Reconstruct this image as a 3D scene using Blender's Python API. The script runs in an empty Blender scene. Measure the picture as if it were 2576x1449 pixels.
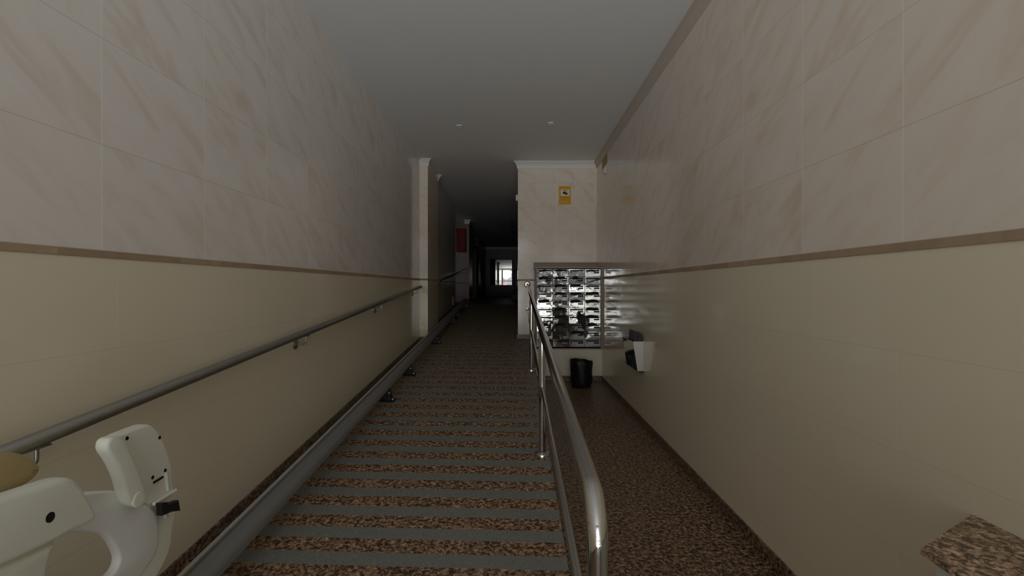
import bpy, bmesh, math, random
from mathutils import Vector, Matrix
random.seed(7)
sc = bpy.context.scene
C = sc.collection
PI = math.pi

# ------------------------------------------------------------------ camera, sky, exposure
CAM_Z = 1.48
cam_data = bpy.data.cameras.new('camera')
cam_data.sensor_width = 36.0
cam_data.lens = 18.0
cam_data.clip_start = 0.02
cam_data.clip_end = 200
cam = bpy.data.objects.new('camera', cam_data)
C.objects.link(cam)
cam.location = (0, 0, CAM_Z)
cam.rotation_euler = (math.radians(90 - 0.11), 0, math.radians(0.445))
sc.camera = cam

vs = sc.view_settings
vs.view_transform = 'Standard'
vs.look = 'None'
vs.exposure = -0.36
vs.gamma = 1.0
vs.use_curve_mapping = False
sc.cycles.max_bounces = 16
sc.cycles.diffuse_bounces = 12

SKY = 3.05
def make_world():
    w = bpy.data.worlds.new('daylight')
    sc.world = w
    w.use_nodes = True
    nt = w.node_tree
    nt.nodes.clear()
    out = nt.nodes.new('ShaderNodeOutputWorld')
    bg = nt.nodes.new('ShaderNodeBackground')
    tc = nt.nodes.new('ShaderNodeTexCoord')
    sep = nt.nodes.new('ShaderNodeSeparateXYZ')
    nt.links.new(tc.outputs['Generated'], sep.inputs[0])
    # street at the bottom, house fronts in a band, sky above
    ramp = nt.nodes.new('ShaderNodeValToRGB')
    mp = nt.nodes.new('ShaderNodeMath'); mp.operation = 'MULTIPLY_ADD'
    mp.inputs[1].default_value = 0.5; mp.inputs[2].default_value = 0.5
    nt.links.new(sep.outputs['Z'], mp.inputs[0])
    nt.links.new(mp.outputs[0], ramp.inputs[0])
    e = ramp.color_ramp.elements
    e[0].position = 0.0; e[0].color = (2.55, 2.7, 2.85, 1)
    e[1].position = 1.0; e[1].color = (0.95, 1.05, 1.2, 1)
    a = e.new(0.43); a.color = (2.35, 2.5, 2.65, 1)
    a = e.new(0.52); a.color = (0.90, 0.88, 0.84, 1)
    a = e.new(0.60); a.color = (1.0, 1.06, 1.14, 1)
    # house fronts, doorways and parked cars of the street as patches of their own colour
    mpg = nt.nodes.new('ShaderNodeMapping')
    mpg.inputs['Scale'].default_value = (17, 17, 30)
    nt.links.new(tc.outputs['Generated'], mpg.inputs[0])
    vor = nt.nodes.new('ShaderNodeTexVoronoi'); vor.distance = 'CHEBYCHEV'; vor.inputs['Scale'].default_value = 1.0
    nt.links.new(mpg.outputs[0], vor.inputs['Vector'])
    vr = nt.nodes.new('ShaderNodeValToRGB')
    vr.color_ramp.interpolation = 'CONSTANT'
    v = vr.color_ramp.elements
    v[0].position = 0.0; v[0].color = (0.13, 0.13, 0.135, 1)
    v[1].position = 0.34; v[1].color = (0.52, 0.52, 0.50, 1)
    k = v.new(0.50); k.color = (1.75, 1.8, 1.85, 1)
    k = v.new(0.70); k.color = (0.30, 0.29, 0.27, 1)
    k = v.new(0.82); k.color = (1.35, 1.33, 1.2, 1)
    k = v.new(0.95); k.color = (0.55, 0.16, 0.13, 1)
    sc2 = nt.nodes.new('ShaderNodeSeparateColor')
    nt.links.new(vor.outputs['Color'], sc2.inputs[0])
    nt.links.new(sc2.outputs[0], vr.inputs[0])
    band = nt.nodes.new('ShaderNodeValToRGB')
    b = band.color_ramp.elements
    b[0].position = 0.43; b[0].color = (0, 0, 0, 1)
    b[1].position = 0.60; b[1].color = (0, 0, 0, 1)
    k = b.new(0.45); k.color = (1, 1, 1, 1)
    k = b.new(0.585); k.color = (1, 1, 1, 1)
    nt.links.new(mp.outputs[0], band.inputs[0])
    mx = nt.nodes.new('ShaderNodeMix'); mx.data_type = 'RGBA'
    nt.links.new(band.outputs[0], mx.inputs['Factor'])
    nt.links.new(ramp.outputs[0], mx.inputs[6])
    nt.links.new(vr.outputs[0], mx.inputs[7])
    # bright lobe added outside the door to even out light along the walls
    dt = nt.nodes.new('ShaderNodeVectorMath'); dt.operation = 'DOT_PRODUCT'
    dt.inputs[1].default_value = Vector((0.0, -1.0, -0.10)).normalized()
    nt.links.new(tc.outputs['Generated'], dt.inputs[0])
    mr = nt.nodes.new('ShaderNodeMapRange'); mr.interpolation_type = 'SMOOTHSTEP'
    mr.inputs['From Min'].default_value = math.cos(math.radians(34)); mr.inputs['From Max'].default_value = math.cos(math.radians(9))
    mr.inputs['To Min'].default_value = 0.30 * SKY; mr.inputs['To Max'].default_value = 1.9 * SKY
    nt.links.new(dt.outputs['Value'], mr.inputs['Value'])
    nt.links.new(mx.outputs[2], bg.inputs['Color'])
    nt.links.new(mr.outputs[0], bg.inputs['Strength'])
    nt.links.new(bg.outputs[0], out.inputs[0])
make_world()

# entrance opening behind the camera, where the daylight comes in
ENT_Y = -3.6
ENT = (-1.52, 1.30, 0.0, 3.45)   # x0 x1 z0 z1
pl = bpy.data.lights.new('doorway_daylight', 'AREA')
pl.shape = 'RECTANGLE'
pl.size = ENT[1] - ENT[0]; pl.size_y = ENT[3] - ENT[2]
pl.cycles.is_portal = True
po = bpy.data.objects.new('doorway_daylight', pl)
po.location = ((ENT[0] + ENT[1]) / 2, ENT_Y - 0.12, (ENT[2] + ENT[3]) / 2)
po.rotation_euler = (math.radians(90), 0, 0)     # -Z axis -> +Y
C.objects.link(po)

# ------------------------------------------------------------------ helpers
def link(name, me, mat=None, parent=None):
    o = bpy.data.objects.new(name, me)
    C.objects.link(o)
    if mat is not None:
        me.materials.clear(); me.materials.append(mat)
    if parent is not None: hang(o, parent)
    return o

def hang(o, parent):
    """parent o (modelled in place) to a thing or to one of its parts"""
    o.parent = parent
    o.matrix_parent_inverse = Matrix.Translation(-parent.location) if parent.parent is None else Matrix.Identity(4)
    return o

def obj(name, bm, mat, parent=None, smooth=False, angle=40):
    me = bpy.data.meshes.new(name)
    bmesh.ops.recalc_face_normals(bm, faces=bm.faces)
    bm.to_mesh(me); bm.free()
    if smooth:
        for p in me.polygons: p.use_smooth = True
        try: me.set_sharp_from_angle(angle=math.radians(angle))
        except Exception: pass
    return link(name, me, mat, parent)

def box(bm, x0, x1, y0, y1, z0, z1, bev=0.0, seg=2):
    b2 = bmesh.new()
    m = Matrix.Translation(((x0+x1)/2, (y0+y1)/2, (z0+z1)/2)) @ Matrix.Diagonal((abs(x1-x0), abs(y1-y0), abs(z1-z0), 1))
    bmesh.ops.create_cube(b2, size=1.0, matrix=m)
    if bev > 0:
        bmesh.ops.bevel(b2, geom=list(b2.edges), offset=bev, segments=seg, affect='EDGES', profile=0.5)
    merge(bm, b2)

def merge(bm, b2):
    me = bpy.data.meshes.new('tmp'); b2.to_mesh(me); b2.free()
    bm.from_mesh(me); bpy.data.meshes.remove(me)

def prism_x(bm, prof, x0, x1):
    """profile of (y,z) swept along x"""
    a = [bm.verts.new((x0, y, z)) for y, z in prof]
    b = [bm.verts.new((x1, y, z)) for y, z in prof]
    n = len(prof)
    bm.faces.new(a); bm.faces.new(b[::-1])
    for i in range(n):
        j = (i+1) % n
        bm.faces.new((a[i], b[i], b[j], a[j]))

def prism_y(bm, prof, y0, y1, dz=0.0):
    """profile of (x,z) swept along y, rising by dz"""
    a = [bm.verts.new((x, y0, z)) for x, z in prof]
    b = [bm.verts.new((x, y1, z+dz)) for x, z in prof]
    n = len(prof)
    bm.faces.new(a); bm.faces.new(b[::-1])
    for i in range(n):
        j = (i+1) % n
        bm.faces.new((a[i], b[i], b[j], a[j]))

def prism_z(bm, prof, z0, z1):
    a = [bm.verts.new((x, y, z0)) for x, y in prof]
    b = [bm.verts.new((x, y, z1)) for x, y in prof]
    n = len(prof)
    bm.faces.new(a); bm.faces.new(b[::-1])
    for i in range(n):
        j = (i+1) % n
        bm.faces.new((a[i], b[i], b[j], a[j]))

def tube(bm, pts, r, n=20, caps=True):
    pts = [Vector(p) for p in pts]
    rings = []
    t0 = (pts[1]-pts[0]).normalized()
    up = Vector((0, 0, 1)) if abs(t0.z) < 0.9 else Vector((1, 0, 0))
    nrm = (up - t0*up.dot(t0)).normalized()
    for i, p in enumerate(pts):
        if i == 0: t = (pts[1]-p).normalized()
        elif i == len(pts)-1: t = (p-pts[i-1]).normalized()
        else:
            t = ((p-pts[i-1]).normalized() + (pts[i+1]-p).normalized()).normalized()
        nrm = (nrm - t*nrm.dot(t)).normalized()
        bn = t.cross(nrm)
        rr = r[i] if isinstance(r, (list, tuple)) else r
        rings.append([bm.verts.new(p + (nrm*math.cos(2*PI*k/n) + bn*math.sin(2*PI*k/n))*rr) for k in range(n)])
    for a, b in zip(rings, rings[1:]):
        for k in range(n):
            bm.faces.new((a[k], a[(k+1) % n], b[(k+1) % n], b[k]))
    if caps:
        bm.faces.new(rings[0][::-1]); bm.faces.new(rings[-1])

def arc(p0, corner, p1, rad, n=10):
    """fillet points at a corner"""
    p0, c, p1 = Vector(p0), Vector(corner), Vector(p1)
    a = (p0-c).normalized(); b = (p1-c).normalized()
    ang = a.angle(b)
    d = rad/math.tan(ang/2)
    s, e = c+a*d, c+b*d
    cen = c + (a+b).normalized()*(rad/math.sin(ang/2))
    out = []
    vs_, ve = s-cen, e-cen
    tot = vs_.angle(ve)
    for i in range(n+1):
        t = i/n
        out.append(cen + (vs_*math.sin((1-t)*tot) + ve*math.sin(t*tot))/math.sin(tot))
    return out

def lathe(bm, prof, axis_o, axis='Z', n=28):
    """profile (radius, height) revolved about an axis through axis_o"""
    o = Vector(axis_o); rings = []
    for r, h in prof:
        ring = []
        for k in range(n):
            c, s = math.cos(2*PI*k/n)*r, math.sin(2*PI*k/n)*r
            v = {'Z': Vector((c, s, h)), 'X': Vector((h, c, s)), 'Y': Vector((c, h, s))}[axis]
            ring.append(bm.verts.new(o+v))
        rings.append(ring)
    for a, b in zip(rings, rings[1:]):
        for k in range(n):
            bm.faces.new((a[k], a[(k+1) % n], b[(k+1) % n], b[k]))
    bm.faces.new(rings[0][::-1]); bm.faces.new(rings[-1])

def slab2d(name, outer, holes, thick, bev, mat, parent, place, res=3):
    """rounded plate from 2-D outlines; place(u, v, w) turns plate coordinates into a point"""
    cu = bpy.data.curves.new('tmpc', 'CURVE')
    cu.dimensions = '2D'; cu.fill_mode = 'BOTH'
    for loop in [outer] + list(holes):
        s = cu.splines.new('POLY'); s.points.add(len(loop)-1); s.use_cyclic_u = True
        for p, q in zip(s.points, loop): p.co = (q[0], q[1], 0, 1)
    cu.extrude = max(thick/2-bev, 0.0005); cu.bevel_depth = bev; cu.bevel_resolution = res
    cu.offset = -bev
    o = bpy.data.objects.new('tmpc', cu); C.objects.link(o)
    dg = bpy.context.evaluated_depsgraph_get()
    me = bpy.data.meshes.new_from_object(o.evaluated_get(dg))
    bpy.data.objects.remove(o); bpy.data.curves.remove(cu)
    for v in me.vertices: v.co = place(v.co.x, v.co.y, v.co.z)
    bm = bmesh.new(); bm.from_mesh(me); bpy.data.meshes.remove(me)
    bmesh.ops.remove_doubles(bm, verts=bm.verts, dist=1e-5)
    return obj(name, bm, mat, parent, smooth=True, angle=50)

def smooth_loop(pts, it=2):
    for _ in range(it):
        q = []
        for i in range(len(pts)):
            a, b = pts[i], pts[(i+1) % len(pts)]
            q.append((a[0]*.75+b[0]*.25, a[1]*.75+b[1]*.25))
            q.append((a[0]*.25+b[0]*.75, a[1]*.25+b[1]*.75))
        pts = q
    return pts

def thing(name, label, cat, loc=(0, 0, 0), group=None):
    o = bpy.data.objects.new(name, None)
    o.empty_display_size = 0.1
    C.objects.link(o); o.location = loc
    return tag(o, label, cat, group)

def tag(o, label, cat, group=None):
    o['label'] = label; o['category'] = cat
    if group: o['group'] = group
    return o

def struct(name, bm, mat, smooth=False):
    o = obj(name, bm, mat, None, smooth)
    o['kind'] = 'structure'
    return o

# ------------------------------------------------------------------ materials
def new_mat(name):
    m = bpy.data.materials.new(name); m.use_nodes = True
    nt = m.node_tree
    return m, nt, nt.nodes['Principled BSDF']

def srgb(r, g, b):
    f = lambda c: (c/255/12.92) if c/255 <= 0.04045 else ((c/255+0.055)/1.055)**2.4
    return (f(r), f(g), f(b), 1)

class NB:
    """small node-building helper"""
    def __init__(s, nt): s.nt = nt
    def n(s, t, **kw):
        x = s.nt.nodes.new(t)
        for k, v in kw.items(): setattr(x, k, v)
        return x
    def l(s, a, b): s.nt.links.new(a, b)
    def m(s, op, a, b=None, c=None):
        x = s.n('ShaderNodeMath', operation=op)
        for i, v in enumerate((a, b, c)):
            if v is None: continue
            if isinstance(v, (int, float)): x.inputs[i].default_value = v
            else: s.l(v, x.inputs[i])
        return x.outputs[0]
    def mix(s, f, a, b, bt='MIX'):
        x = s.n('ShaderNodeMix', data_type='RGBA', blend_type=bt)
        for i, v in ((0, f), (6, a), (7, b)):
            if isinstance(v, (int, float)): x.inputs[i].default_value = v
            elif isinstance(v, tuple): x.inputs[i].default_value = v
            else: s.l(v, x.inputs[i])
        return x.outputs[2]
    def ramp(s, f, stops, interp='LINEAR'):
        x = s.n('ShaderNodeValToRGB')
        x.color_ramp.interpolation = interp
        e = x.color_ramp.elements
        e[0].position, e[0].color = stops[0]
        e[1].position, e[1].color = stops[-1]
        for p, c in stops[1:-1]:
            k = e.new(p); k.color = c
        s.l(f, x.inputs[0])
        return x.outputs[0]
    def noise(s, vec, scale, detail=2, rough=0.5, dist=0.0, dim='3D', w=None):
        x = s.n('ShaderNodeTexNoise', noise_dimensions=dim)
        x.inputs['Scale'].default_value = scale; x.inputs['Detail'].default_value = detail
        x.inputs['Roughness'].default_value = rough; x.inputs['Distortion'].default_value = dist
        s.l(vec, x.inputs['Vector'])
        if w is not None: s.l(w, x.inputs['W'])
        return x.outputs[0]

def tile_mat(name, u0, uw, zu, uh, l0, lw, zd, lh, streak=1.0, tint=(1, 1, 1), lower_as_upper=False):
    """wall of marbled upper tiles over plain cream tiles; u along the wall, z up"""
    m, nt, bs = new_mat(name)
    g = NB(nt)
    geo = g.n('ShaderNodeNewGeometry')
    ps = g.n('ShaderNodeSeparateXYZ'); g.l(geo.outputs['Position'], ps.inputs[0])
    ns = g.n('ShaderNodeSeparateXYZ'); g.l(geo.outputs['True Normal'], ns.inputs[0])
    side = g.m('GREATER_THAN', g.m('ABSOLUTE', ns.outputs['X']), 0.5)
    X, Y, Z = ps.outputs['X'], ps.outputs['Y'], ps.outputs['Z']
    mu = g.n('ShaderNodeMix', data_type='FLOAT'); g.l(side, mu.inputs[0]); g.l(X, mu.inputs[2]); g.l(Y, mu.inputs[3])
    U = mu.outputs[0]
    # upper tiles, stacked
    a = g.m('DIVIDE', g.m('SUBTRACT', U, u0), uw)
    b = g.m('DIVIDE', g.m('SUBTRACT', Z, zu), uh)
    def dist(t, w): return g.m('MULTIPLY', g.m('ABSOLUTE', g.m('SUBTRACT', g.m('FRACT', g.m('ADD', t, 0.5)), 0.5)), w)
    uv = g.m('LESS_THAN', dist(a, uw), 0.0042)
    uh_ = g.m('LESS_THAN', dist(b, uh), 0.0016)
    # lower tiles, half-bond
    c = g.m('DIVIDE', g.m('SUBTRACT', zd, Z), lh)
    row = g.m('FLOOR', c)
    d = g.m('ADD', g.m('DIVIDE', g.m('SUBTRACT', U, l0), lw), g.m('MULTIPLY', g.m('MODULO', row, 2.0), 0.5))
    lv = g.m('LESS_THAN', dist(d, lw), 0.0035)
    lh_ = g.m('LESS_THAN', dist(c, lh), 0.0014)
    # marbling: slanted drifts, different in every tile
    rnd = g.n('ShaderNodeTexWhiteNoise', noise_dimensions='2D')
    cv = g.n('ShaderNodeCombineXYZ'); g.l(g.m('FLOOR', a), cv.inputs[0]); g.l(g.m('FLOOR', b), cv.inputs[1])
    g.l(cv.outputs[0], rnd.inputs['Vector'])
    cb = g.n('ShaderNodeCombineXYZ')
    g.l(g.m('ADD', g.m('MULTIPLY', U, 0.55), g.m('MULTIPLY', Z, 0.83)), cb.inputs[0])     # across the drift
    g.l(g.m('MULTIPLY', g.m('SUBTRACT', g.m('MULTIPLY', U, 0.83), g.m('MULTIPLY', Z, 0.55)), 0.28), cb.inputs[1])
    n1 = g.noise(cb.outputs[0], 6.5, 3, 0.55, 0.9, '4D', g.m('MULTIPLY', rnd.outputs['Value'], 9.0))
    n2 = g.noise(cb.outputs[0], 3.1, 2, 0.5, 0.5, '4D', g.m('MULTIPLY', rnd.outputs['Value'], 23.0))
    base = g.ramp(n1, [(0.30, srgb(238, 234, 230)), (0.52, srgb(235, 229, 223)), (0.64, srgb(229, 218, 208)), (0.76, srgb(220, 203, 191))])
    base = g.mix(g.m('MULTIPLY', g.m('SUBTRACT', n2, 0.35), 0.40 * streak), base, srgb(229, 220, 203))
    up = g.mix(g.m('MULTIPLY', uv, 0.55), base, srgb(248, 245, 238))
    up = g.mix(g.m('MULTIPLY', uh_, 0.28), up, srgb(120, 112, 100))
    n3 = g.noise(geo.outputs['Position'], 2.0, 2)
    low = g.mix(n3, srgb(232, 223, 202), srgb(236, 228, 210))
    low = g.mix(g.m('MULTIPLY', lv, 0.30), low, srgb(246, 238, 220))
    low = g.mix(g.m('MULTIPLY', lh_, 0.18), low, srgb(140, 128, 104))
    isup = g.m('GREATER_THAN', Z, zd)
    if lower_as_upper: col = g.mix(1.0, up, tuple(tint)+(1,), 'MULTIPLY')
    else: col = g.mix(isup, g.mix(1.0, low, (1.0, 0.985, 0.93, 1), 'MULTIPLY'), g.mix(1.0, up, tuple(tint)+(1,), 'MULTIPLY'))
    g.l(col, bs.inputs['Base Color'])
    bs.inputs['Roughness'].default_value = 0.13
    bs.inputs['IOR'].default_value = 1.5
    jo = g.m('MAXIMUM', g.m('MULTIPLY', isup, g.m('MAXIMUM', uv, uh_)), g.m('MULTIPLY', g.m('SUBTRACT', 1.0, isup), g.m('MAXIMUM', lv, lh_)))
    bump = g.n('ShaderNodeBump', invert=True); bump.inputs['Strength'].default_value = 0.25; bump.inputs['Distance'].default_value = 0.002
    wav = g.noise(geo.outputs['Position'], 9.0, 1)
    g.l(g.m('ADD', jo, g.m('MULTIPLY', wav, 0.35)), bump.inputs['Height'])
    g.l(bump.outputs[0], bs.inputs['Normal'])
    return m

def simple(name, col, rough=0.5, metal=0.0, var=0.0, bump=0.0, bscale=60, ior=1.45):
    m, nt, bs = new_mat(name)
    g = NB(nt)
    tc = g.n('ShaderNodeTexCoord')
    n = g.noise(tc.outputs['Object'], bscale, 3)
    dark = tuple(c*(1-var) for c in col[:3])+(1,)
    g.l(g.mix(n, dark, col), bs.inputs['Base Color'])
    bs.inputs['Roughness'].default_value = rough
    bs.inputs['Metallic'].default_value = metal
    bs.inputs['IOR'].default_value = ior
    if bump:
        b = g.n('ShaderNodeBump'); b.inputs['Strength'].default_value = bump; b.inputs['Distance'].default_value = 0.002
        g.l(n, b.inputs['Height']); g.l(b.outputs[0], bs.inputs['Normal'])
    return m

def granite(name, strips=False, tone=1.0, rough=0.22, spec=0.5):
    m, nt, bs = new_mat(name)
    bs.inputs['Specular IOR Level'].default_value = spec
    g = NB(nt)
    geo = g.n('ShaderNodeNewGeometry')
    P = geo.outputs['Position']
    n1 = g.noise(P, 46, 3, 0.6, 0.6)
    n2 = g.noise(P, 160, 2, 0.6)
    n3 = g.noise(P, 24, 2, 0.5)
    f = g.m('ADD', g.m('MULTIPLY', n1, 0.72), g.m('MULTIPLY', n2, 0.28))
    t = lambda r, gg, b: tuple(c*tone for c in srgb(r, gg, b)[:3])+(1,)
    col = g.ramp(f, [(0.38, t(18, 14, 11)), (0.45, t(58, 46, 36)), (0.51, t(132, 108, 86)), (0.57, t(170, 142, 116)), (0.66, t(200, 176, 152))])
    col = g.mix(g.m('MULTIPLY', n3, 0.45), col, t(104, 80, 58))
    bs.inputs['Roughness'].default_value = rough
    if strips:
        ps = g.n('ShaderNodeSeparateXYZ'); g.l(P, ps.inputs[0])
        wob = g.m('MULTIPLY', g.m('SUBTRACT', g.noise(P, 30, 2), 0.5), 0.012)
        u = g.m('ADD', g.m('ADD', ps.outputs['Y'], g.m('MULTIPLY', ps.outputs['X'], 0.035)), wob)
        fr = g.m('FRACT', g.m('DIVIDE', g.m('SUBTRACT', u, 2.56-0.03), 0.2285))
        brown = g.m('LESS_THAN', fr, 0.53)
        n4 = g.noise(P, 210, 2, 0.7)
        grey = g.ramp(n4, [(0.3, srgb(96, 100, 97)), (0.7, srgb(158, 160, 154))])
        grey = g.mix(g.m('MULTIPLY', n3, 0.4), grey, srgb(112, 112, 105))
        col = g.mix(brown, grey, g.mix(0.5, col, g.mix(1.0, col, (1.55, 1.45, 1.32, 1), 'MULTIPLY')))
        rr = g.n('ShaderNodeMix', data_type='FLOAT'); g.l(brown, rr.inputs[0]); rr.inputs[2].default_value = 0.62; rr.inputs[3].default_value = 0.50
        g.l(rr.outputs[0], bs.inputs['Roughness'])
        bp = g.n('ShaderNodeBump'); bp.inputs['Strength'].default_value = 0.5; bp.inputs['Distance'].default_value = 0.002
        g.l(g.m('ADD', g.m('MULTIPLY', g.m('SUBTRACT', 1.0, brown), 0.6), g.m('MULTIPLY', n4, 0.5)), bp.inputs['Height'])
        g.l(bp.outputs[0], bs.inputs['Normal'])
    g.l(col, bs.inputs['Base Color'])
    return m

def steel_mat(name, col=(0.62, 0.61, 0.60, 1), rough=0.08, warp=0.0, wscale=5):
    m, nt, bs = new_mat(name)
    g = NB(nt)
    tc = g.n('ShaderNodeTexCoord')
    bs.inputs['Metallic'].default_value = 1.0
    n = g.noise(tc.outputs['Object'], 40, 2)
    g.l(g.mix(n, tuple(c*0.88 for c in col[:3])+(1,), col), bs.inputs['Base Color'])
    bs.inputs['Roughness'].default_value = rough
    if warp:
        geo = g.n('ShaderNodeNewGeometry')
        w = g.noise(geo.outputs['Position'], wscale, 1, 0.5, 0.4)
        b = g.n('ShaderNodeBump'); b.inputs['Strength'].default_value = warp; b.inputs['Distance'].default_value = 0.008
        g.l(w, b.inputs['Height']); g.l(b.outputs[0], bs.inputs['Normal'])
    return m

def dado_mat(name):
    m, nt, bs = new_mat(name)
    g = NB(nt)
    geo = g.n('ShaderNodeNewGeometry')
    ps = g.n('ShaderNodeSeparateXYZ'); g.l(geo.outputs['Position'], ps.inputs[0])
    seg = g.m('FLOOR', g.m('DIVIDE', g.m('ADD', ps.outputs['Y'], g.m('MULTIPLY', ps.outputs['X'], 0.7)), 0.325))
    wn = g.n('ShaderNodeTexWhiteNoise', noise_dimensions='1D'); g.l(seg, wn.inputs['W'])
    n = g.noise(geo.outputs['Position'], 14, 3, 0.6, 0.5)
    col = g.mix(n, srgb(164, 142, 118), srgb(196, 174, 147))
    col = g.mix(g.m('MULTIPLY', wn.outputs['Value'], 0.5), col, srgb(150, 126, 102))
    g.l(col, bs.inputs['Base Color'])
    bs.inputs['Roughness'].default_value = 0.6
    bs.inputs['Specular IOR Level'].default_value = 0.2
    return m

XL, XR = -1.59, 1.36
H = CAM_Z + 2.11                                  # ceiling
ZDL, ZDR = CAM_Z + 0.126, CAM_Z + 0.141           # dado centre left / right
M = {}
M['tile_l'] = tile_mat('tile_left', 1.954, 0.648, ZDL+0.0137, 0.4085, 2.03, 1.067, ZDL-0.0137, 0.3555)
M['tile_r'] = tile_mat('tile_right', 1.811, 0.631, ZDR+0.0155, 0.4045, 2.351, 1.024, ZDR-0.0155, 0.3560, tint=(1.0, 0.955, 0.89))
M['tile_p'] = tile_mat('tile_pillar', 0.033, 0.3215, 1.62, 0.403, 0.033, 0.3215, 1.58, 0.36, tint=(0.97, 0.905, 0.81), lower_as_upper=True)
M['tile_end'] = simple('dark_far_end', srgb(70, 66, 64), 0.35, var=0.3, bscale=5)  # one plain dark tone for the end, far left and stairwell walls
M['tile_pl'] = tile_mat('tile_pilaster', XL, 0.4, ZDL+0.0137, 0.4085, XL, 0.4, ZDL-0.0137, 0.3555, tint=(1.0, 0.94, 0.86))
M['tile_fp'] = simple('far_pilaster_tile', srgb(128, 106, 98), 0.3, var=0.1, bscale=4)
M['tile_far'] = tile_mat('tile_far', 0.0, 0.64, 1.62, 0.4045, 0.0, 1.03, 1.58, 0.356)
M['ceil'] = simple('ceiling_paint', srgb(238, 239, 238), 0.75, var=0.03, bscale=4)
M['plaster'] = simple('white_plaster', srgb(226, 224, 218), 0.6, var=0.03, bscale=20)
M['granite'] = granite('granite_floor', rough=0.40, tone=1.0, spec=0.2)
M['granite_base'] = granite('granite_skirting', tone=0.85, rough=0.3)
M['granite_top'] = granite('granite_ledge', tone=1.5, rough=0.25)
M['ramp'] = granite('ramp_granite_strips', True, spec=0.3)
M['dado'] = dado_mat('brown_border_tile')
M['chrome'] = steel_mat('polished_steel', (0.66, 0.65, 0.63, 1), 0.07)
M['satin'] = steel_mat('satin_steel', (0.42, 0.42, 0.39, 1), 0.34)
M['mail_steel'] = steel_mat('mirror_steel', (0.29, 0.29, 0.285, 1), 0.03, warp=0.22, wscale=8)
M['alu'] = simple('anodised_aluminium', (0.26, 0.26, 0.255, 1), 0.36, metal=0.25, var=0.1)
M['alu_light'] = simple('light_aluminium', (0.50, 0.48, 0.44, 1), 0.45, metal=0.2, var=0.1)
M['black'] = simple('black_plastic', (0.012, 0.012, 0.013, 1), 0.4, var=0.3)
M['black_slot'] = simple('black_slot', (0.004, 0.004, 0.004, 1), 0.6)
M['bag'] = simple('black_bag', (0.006, 0.006, 0.007, 1), 0.45, bump=0.8, bscale=22)
M['leaflet'] = simple('dark_leaflet', (0.010, 0.010, 0.010, 1), 0.7, var=0.6, bscale=15)
M['white_plastic'] = simple('ivory_plastic', srgb(238, 241, 228), 0.42, var=0.03, bscale=8)
M['white_shell'] = simple('white_shell', srgb(240, 243, 241), 0.38, var=0.03, bscale=8)
M['tan'] = simple('tan_vinyl', srgb(188, 168, 122), 0.55, var=0.15, bscale=12, bump=0.2)
M['white'] = simple('white_box', srgb(225, 225, 220), 0.5)
M['yellow'] = simple('yellow_sign', srgb(232, 168, 0), 0.45, var=0.08, bscale=10)
M['yellow_dull'] = simple('dull_yellow', srgb(160, 142, 70), 0.5, var=0.1)
M['sign_white'] = simple('sign_panel', srgb(225, 222, 200), 0.5)
M['ink'] = simple('dark_ink', (0.012, 0.009, 0.006, 1), 0.6)
M['ink_brown'] = simple('brown_ink', srgb(150, 95, 0), 0.6)
M['red'] = simple('red_paint', srgb(122, 0, 7), 0.6, var=0.1)
M['dark_frame'] = simple('dark_frame', (0.016, 0.015, 0.014, 1), 0.7)
M['brushed'] = steel_mat('brushed_steel', (0.42, 0.40, 0.37, 1), 0.42)
M['mirror'] = steel_mat('mirror_glass', (0.85, 0.87, 0.85, 1), 0.0)
M['cap'] = simple('brown_stone', srgb(178, 158, 138), 0.4, var=0.25, bscale=90)
M['dark_steel'] = steel_mat('dark_lift_steel', (0.30, 0.31, 0.27, 1), 0.15)
M['lens'] = simple('lamp_lens', srgb(150, 146, 136), 0.2)
M['ledge_side'] = simple('pale_tile_side', srgb(196, 200, 188), 0.3, var=0.05)

# ------------------------------------------------------------------ ramp geometry
SL = 0.075
def ramp_z(y): return min(max(0.0, -0.04 + SL*y), -0.04 + SL*14.0)
R0 = 0.04/SL
TOPZ = ramp_z(14)

# ------------------------------------------------------------------ setting
bm = bmesh.new(); box(bm, XL-0.3, XR+0.25, ENT_Y-0.2, 8.75, -0.25, 0); struct('floor', bm, M['granite'])
bm = bmesh.new()
prism_x(bm, [(R0, 0.0), (14.0, TOPZ), (14.0, 0.0)], XL, 0.25)
struct('floor_ramp', bm, M['ramp'])
bm = bmesh.new(); box(bm, XL-0.7, 2.7, 14.0, 27.3, -0.25, TOPZ); struct('floor_upper', bm, M['granite'])
bm = bmesh.new(); box(bm, 0.25, 2.7, 12.0, 14.0, -0.25, ramp_z(12.0)); box(bm, XL-0.7, XL, 13.2, 14.0, -0.25, TOPZ); struct('floor_landing', bm, M['granite'])
bm = bmesh.new(); box(bm, XL-0.3, 2.7, 8.75, 14.0, -0.30, -0.0005); struct('floor_slab', bm, M['granite'])
bm = bmesh.new(); box(bm, XL-0.6, 2.8, ENT_Y-0.2, 27.3, H, H+0.2); struct('ceiling', bm, M['ceil'])
bm = bmesh.new(); box(bm, XL-0.3, XL, ENT_Y-0.2, 13.4, -0.2, H+0.1); struct('wall_left', bm, M['tile_l'])
bm = bmesh.new(); box(bm, XR, XR+0.25, ENT_Y-0.2, 8.63, -0.2, H+0.1); struct('wall_right', bm, M['tile_r'])
# pillar block that carries the mailboxes
PY = 8.63
bm = bmesh.new(); box(bm, 0.033, XR+0.25, PY, 12.0, 0.0, H+0.05); struct('wall_pillar', bm, M['tile_p'])
# projecting block below the mailboxes
bm = bmesh.new(); box(bm, 0.315, XR-0.001, 8.07, PY-0.001, 0.0, 0.50)
struct('wall_below_mailboxes', bm, M['tile_r'])
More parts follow.
